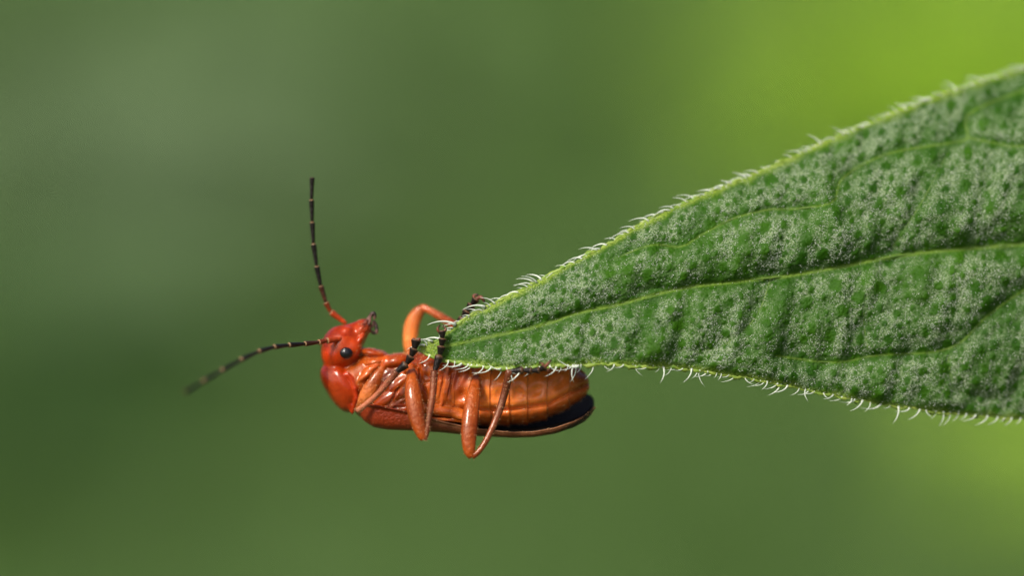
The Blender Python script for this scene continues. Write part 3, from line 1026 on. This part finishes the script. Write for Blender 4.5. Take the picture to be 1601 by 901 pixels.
def shell(side):
    """side -1: near wing case, +1: far one; a trough tilted towards the camera, 2 px thick"""
    ux = np.linspace(0, 1, 90)
    X_ = 558 + (929 - 558) * (0.5 - 0.5 * np.cos(ux * math.pi)) 
    b_ = np.interp(X_, bx_, bot_); r_ = np.interp(X_, bx_, rim_); f_ = np.interp(X_, bx_, far_)
    taper = np.clip(np.minimum((X_ - 556) / 30, (931 - X_) / 42), 0.02, 1) ** 0.5
    sv = np.linspace(0, 1, 22)
    outer = []
    for i in range(len(X_)):
        for s in sv:
            if side < 0:      # from the midline out to the near rim
                d_ = 10 - 68 * math.sin(s * math.pi * 0.5) ** 0.9 * 1.0
                y_ = b_[i] - (b_[i] - r_[i]) * s ** 4 - 5 * (1 - s) ** 2
            else:
                d_ = 10.8 + 58 * s
                y_ = b_[i] - 5 - (b_[i] - 5 - f_[i]) * s ** 1.7
            outer.append((X_[i], y_, d_ * taper[i]))
    outer = np.array(outer).reshape(len(X_), 22, 3)
    inner = outer.copy()
    inner[..., 1] -= 2.2
    inner[..., 2] *= 0.975
    A = np.concatenate([outer.reshape(-1, 3), inner.reshape(-1, 3)])
    n, m = len(X_), 22
    off = n * m
    F = []
    for i in range(n - 1):
        for j in range(m - 1):
            a = i * m + j
            F.append((a, a + 1, a + m + 1, a + m)); F.append((off + a, off + a + m, off + a + m + 1, off + a + 1))
        for j in (0, m - 1):
            a = i * m + j
            F.append((a, a + m, off + a + m, off + a))
    for i in (0, n - 1):
        for j in range(m - 1):
            a = i * m + j
            F.append((a, a + 1, off + a + 1, off + a))
    xx = A[:, 0]
    t = smooth01((xx - 600) / 110)[:, None]
    C = np.array(srgb(124, 42, 12)) * (1 - t) + np.array(srgb(96, 52, 26)) * t
    t2 = smooth01((xx - 830) / 75)[:, None]
    C = C * (1 - t2) + np.array((0.006, 0.004, 0.003)) * t2
    C[off:] = np.array((0.004, 0.003, 0.0025)) * smooth01((xx[off:] - 600) / 60)[:, None] + np.array(srgb(120, 44, 18)) * (1 - smooth01((xx[off:] - 600) / 60)[:, None])  # inner face near black: the shade inside is put into the colour
    rimsel = np.tile(np.tile(sv, n), 2)
    if side < 0:
        pale = (np.clip((rimsel - 0.93) / 0.05, 0, 1) * smooth01((xx - 640) / 60) * (1 - smooth01((xx - 880) / 40)))[:, None]  # tan highlight along the near rim, painted into the colour
        C = C * (1 - pale) + pale * np.array(srgb(128, 86, 56))
    return mesh('wing_case', P(A[:, 0], A[:, 1], A[:, 2] + D0), F, M_elytron, beetle, cols=C)


near_case = shell(-1)
shell(1)
# the folded black hind wings between body and wing cases
hx = np.linspace(610, 926, 60)
q = []
for x in hx:
    b_ = np.interp(x, bx_, bot_); tp = np.interp((x - 610) / 316, [0, 1], [0, 1])
    q.append((x, b_ - 9 - 4 * tp, 0, max(2.0, 44 * min(1, (929 - x) / 60) ** 0.6 * min(1, (x - 600) / 40))))
q = np.array(q)
V, F, U = tube(P(q[:, 0], q[:, 1], D0 + q[:, 2] - 2), q[:, 3] / PPU, 18, 0.10, UP)
mesh('hind_wings', V, F, M_wing, beetle, cols=np.repeat([(0.004, 0.003, 0.0025)], len(V), 0))

# legs
FEM = srgb(162, 74, 18); FEM2 = srgb(132, 54, 10); TIB = srgb(132, 66, 36); TIB2 = srgb(96, 48, 28)


def leg(femur, tibia, tarsus, claws, fcols, tcols, fflat=0.62):
    root = empty('leg', P(*femur[0][:3]), beetle)
    ptube('femur', femur, M_leg, root, fcols, 16, fflat, 30)
    ptube('tibia', tibia, M_leg, root, tcols, 12, 0.85, 26)
    tarsus = np.asarray(tarsus, float)
    for i in range(len(tarsus) - 1):
        a, b_ = tarsus[i], tarsus[i + 1]
        r = a[3]
        s = [(*a[:3], r * 0.62), (*(a[:3] * .7 + b_[:3] * .3), r * 0.85), (*(a[:3] * .25 + b_[:3] * .75), r * 1.2), (*(a[:3] * .08 + b_[:3] * .92), r * 1.25), (*b_[:3], r * 0.6)]
        ptube('tarsus_segment', s, M_dark, root, [BLK, BLK, BLK, BLK, srgb(110, 80, 55)], 10, n=12)
    for c in claws:
        ptube('claw', c, M_dark, root, [srgb(70, 36, 20), srgb(120, 70, 48), BLK], 8, n=12)
    return root


def ab(x, y, rel=0.0):                     # absolute depth rel in front of the beetle's flank
    return skin_d(x, y) + D0 - rel

# near foreleg
fore = leg([(600, 574, ab(600, 574) + 6, 6), (588, 594, ab(588, 594) - 2, 11), (575, 616, ab(575, 616) - 6, 12), (564, 634, ab(566, 630) - 8, 8), (557, 643, ab(562, 634) - 8, 4.5)],
    [(558, 643, 14, 4.2), (572, 633, 6, 4.4), (590, 617, 0, 4.6), (606, 599, -6, 5.0), (621, 581, -10, 5.6)],
    [(619, 583, -10, 5.6), (636, 569, -12, 5.6), (643, 557, -13, 5.8), (648, 545, -13, 6.4), (651, 531, -12, 4.0)],
    [[(650, 535, -12, 2.2), (646, 530, -14, 1.8), (645, 537, -12, 1.0)], [(651, 535, -12, 2.2), (656, 530, -13, 1.8), (656, 538, -10, 1.0)]],
    [FEM, FEM2, srgb(210, 120, 60), FEM2], [srgb(180, 112, 84), srgb(176, 104, 74), srgb(150, 84, 60), TIB2])
# near middle leg
leg([(641, 573, ab(641, 573) + 5, 5), (644, 592, -10, 9), (646, 620, -24, 13.2), (652, 655, -34, 12.5), (659, 680, -38, 8), (663, 688, -38, 5)],
    [(663, 688, -38, 4.6), (667, 676, -37, 4.4), (672, 646, -32, 5.0), (677, 612, -24, 5.6), (679, 580, -16, 5.8)],
    [(679, 583, -16, 5.6), (687.5, 555, -14, 5.6), (690.5, 541, -14, 5.4), (692, 529, -14, 5.0), (691, 517, -13, 4.0)],
    [[(690, 523, -13, 2.4), (684, 515, -15, 2.0), (688, 508, -14, 1.0)], [(692, 523, -13, 2.4), (697, 515, -13, 2.0), (692, 509, -12, 1.0)]],
    [FEM, FEM, FEM2, FEM], [TIB, TIB2, TIB, TIB2])
# near hind leg
HL = leaf_d(830, 574) - 2
leg([(744, 588, ab(746, 592) + 5, 5), (742, 606, -2, 9), (737, 640, -20, 12.6), (733, 680, -34, 12.2), (734, 706, -38, 9), (738, 716, -38, 5)],
    [(738, 715, -38, 4.6), (748, 707, -37, 4.4), (762, 686, -32, 4.8), (778, 650, -22, 5.6), (789, 615, -16, 6.0), (797, 579, HL + 2, 6.0)],
    [(796, 581, HL + 3, 5.0), (819, 579, HL - 2, 4.6), (832, 580, HL - 5, 4.6), (844, 579, HL - 7, 5.2), (853, 573, HL - 9, 3.8)],
    [[(849, 577, HL - 8, 2.8), (855, 571, HL - 12, 2.6), (862, 563, HL - 11, 1.4)], [(847, 578, HL - 8, 2.8), (849, 570, HL - 12, 2.2), (843, 567, HL - 10, 1.2)],
     [(850, 578, HL - 8, 2.4), (857, 579, HL - 9, 1.8), (861, 575, HL - 9, 1.0)]],
    [FEM, FEM, FEM2, FEM], [FEM2, TIB, TIB2, TIB2])
# far legs: one arches up behind the leaf tip, the others hang behind the body
leg([(642, 562, D0 + 30, 7), (641, 545, D0 + 32, 10), (642, 522, D0 + 35, 12), (646, 503, D0 + 36, 11.5), (654, 489, D0 + 36, 9.5), (659, 483, D0 + 35, 7.5), (662, 480, D0 + 34, 4)],
    [(658, 482, D0 + 34, 5.0), (663, 482, D0 + 33, 6.2), (672, 486, D0 + 29, 5.6), (690, 496, D0 + 18, 6.4), (706, 506, D0 + 2, 7.2), (722, 518, D0 - 14, 7.0)],
    [(714, 511, D0 - 30, 5.6), (724, 497, D0 - 34, 6.0), (731, 486, D0 - 36, 5.8), (738, 476, D0 - 38, 5.4), (745, 467, D0 - 40, 4.2)],
    [[(743, 469, D0 - 40, 3.2), (752, 465, D0 - 42, 3.2), (758, 473, D0 - 44, 1.6)], [(742, 470, D0 - 40, 3.0), (741, 462, D0 - 40, 2.4), (748, 461, D0 - 42, 1.2)]],
    [FEM, srgb(226, 132, 60), srgb(214, 116, 50), FEM2], [srgb(190, 90, 40), FEM2, srgb(120, 46, 24)], 0.7)  # brighter orange along this femur: backlit glow put into the colour
leg([(600, 574, D0 + 30, 6), (592, 592, D0 + 40, 10), (580, 614, D0 + 44, 11), (570, 634, D0 + 42, 5)],
    [(570, 634, D0 + 42, 4.6), (590, 612, D0 + 52, 4.8), (612, 588, D0 + 52, 5.2), (640, 560, D0 + 30, 5.4)],
    [(640, 561, D0 + 30, 5), (655, 556, D0 + 10, 5), (668, 552, D0 - 20, 5), (680, 550, D0 - 40, 4.5)], [],
    [FEM, FEM2], [TIB, TIB2])
leg([(742, 590, D0 + 44, 6), (738, 615, D0 + 58, 11), (734, 640, D0 + 64, 11), (736, 652, D0 + 64, 5)],
    [(736, 652, D0 + 64, 4.6), (758, 628, D0 + 66, 5), (780, 600, D0 + 62, 5.4), (800, 562, D0 + 30, 5.6)],
    [(800, 564, D0 + 30, 5), (815, 556, D0 + 5, 5), (828, 548, D0 - 20, 5), (838, 542, D0 - 40, 4.5)], [],
    [FEM, FEM2], [TIB, TIB2])


# ------------------------------------------------------------------ short golden bristles on the beetle
M_seta, nt, b = new_mat('golden_bristle')
b.inputs['Base Color'].default_value = (0.62, 0.36, 0.16, 1)
b.inputs['Roughness'].default_value = 0.35


def setae(o, n, lmin, lmax, xmin=-9):
    """tiny bristles standing on one part, leaning to the tail; one mesh per part"""
    me = o.data
    nv = len(me.vertices)
    co = np.zeros(nv * 3, np.float32); no = np.zeros(nv * 3, np.float32)
    me.vertices.foreach_get('co', co); me.vertices.foreach_get('normal', no)
    cand = np.nonzero((co.reshape(-1, 3) + worldloc(o))[:, 0] > xmin)[0]
    i = rng.choice(cand, n)
    base = co.reshape(-1, 3)[i] + worldloc(o); nn = no.reshape(-1, 3)[i]
    dirv = nn * 0.75 + np.array([0.55, 0, 0]) + rng.normal(0, 0.22, (n, 3))
    dirv /= np.linalg.norm(dirv, axis=1)[:, None]
    L = (rng.uniform(lmin, lmax, n) / PPU)[:, None]
    a = np.cross(dirv, [0.2, 0.9, 0.3]); a /= np.linalg.norm(a, axis=1)[:, None]
    b_ = np.cross(dirv, a)
    r = 0.42 / PPU
    V = np.zeros((n, 4, 3))
    for k in range(3):
        V[:, k] = base + (a * math.cos(k * 2.094) + b_ * math.sin(k * 2.094)) * r
    V[:, 3] = base + dirv * L
    b0 = np.arange(n) * 4
    T = np.concatenate([np.stack([b0 + k, b0 + (k + 1) % 3, b0 + 3], 1) for k in range(3)])
    tag(mesh('bristles', V.reshape(-1, 3), T, M_seta, o if o.parent == beetle else o.parent), kind='stuff')


setae(body, 1800, 1.8, 4.0, float(P(556, 600)[0]))
setae(near_case, 900, 2.0, 4.5)

for p in beetle.children:
    if p.name.startswith('leg'):
        for q_ in p.children:
            if q_.name.split('.')[0] in ('femur', 'tibia'):
                setae(q_, 90, 2.0, 4.5)

# the lens is focused on the shin of the near foreleg
cam_d.dof.focus_object = [q_ for q_ in fore.children if q_.name.startswith('tibia')][0]
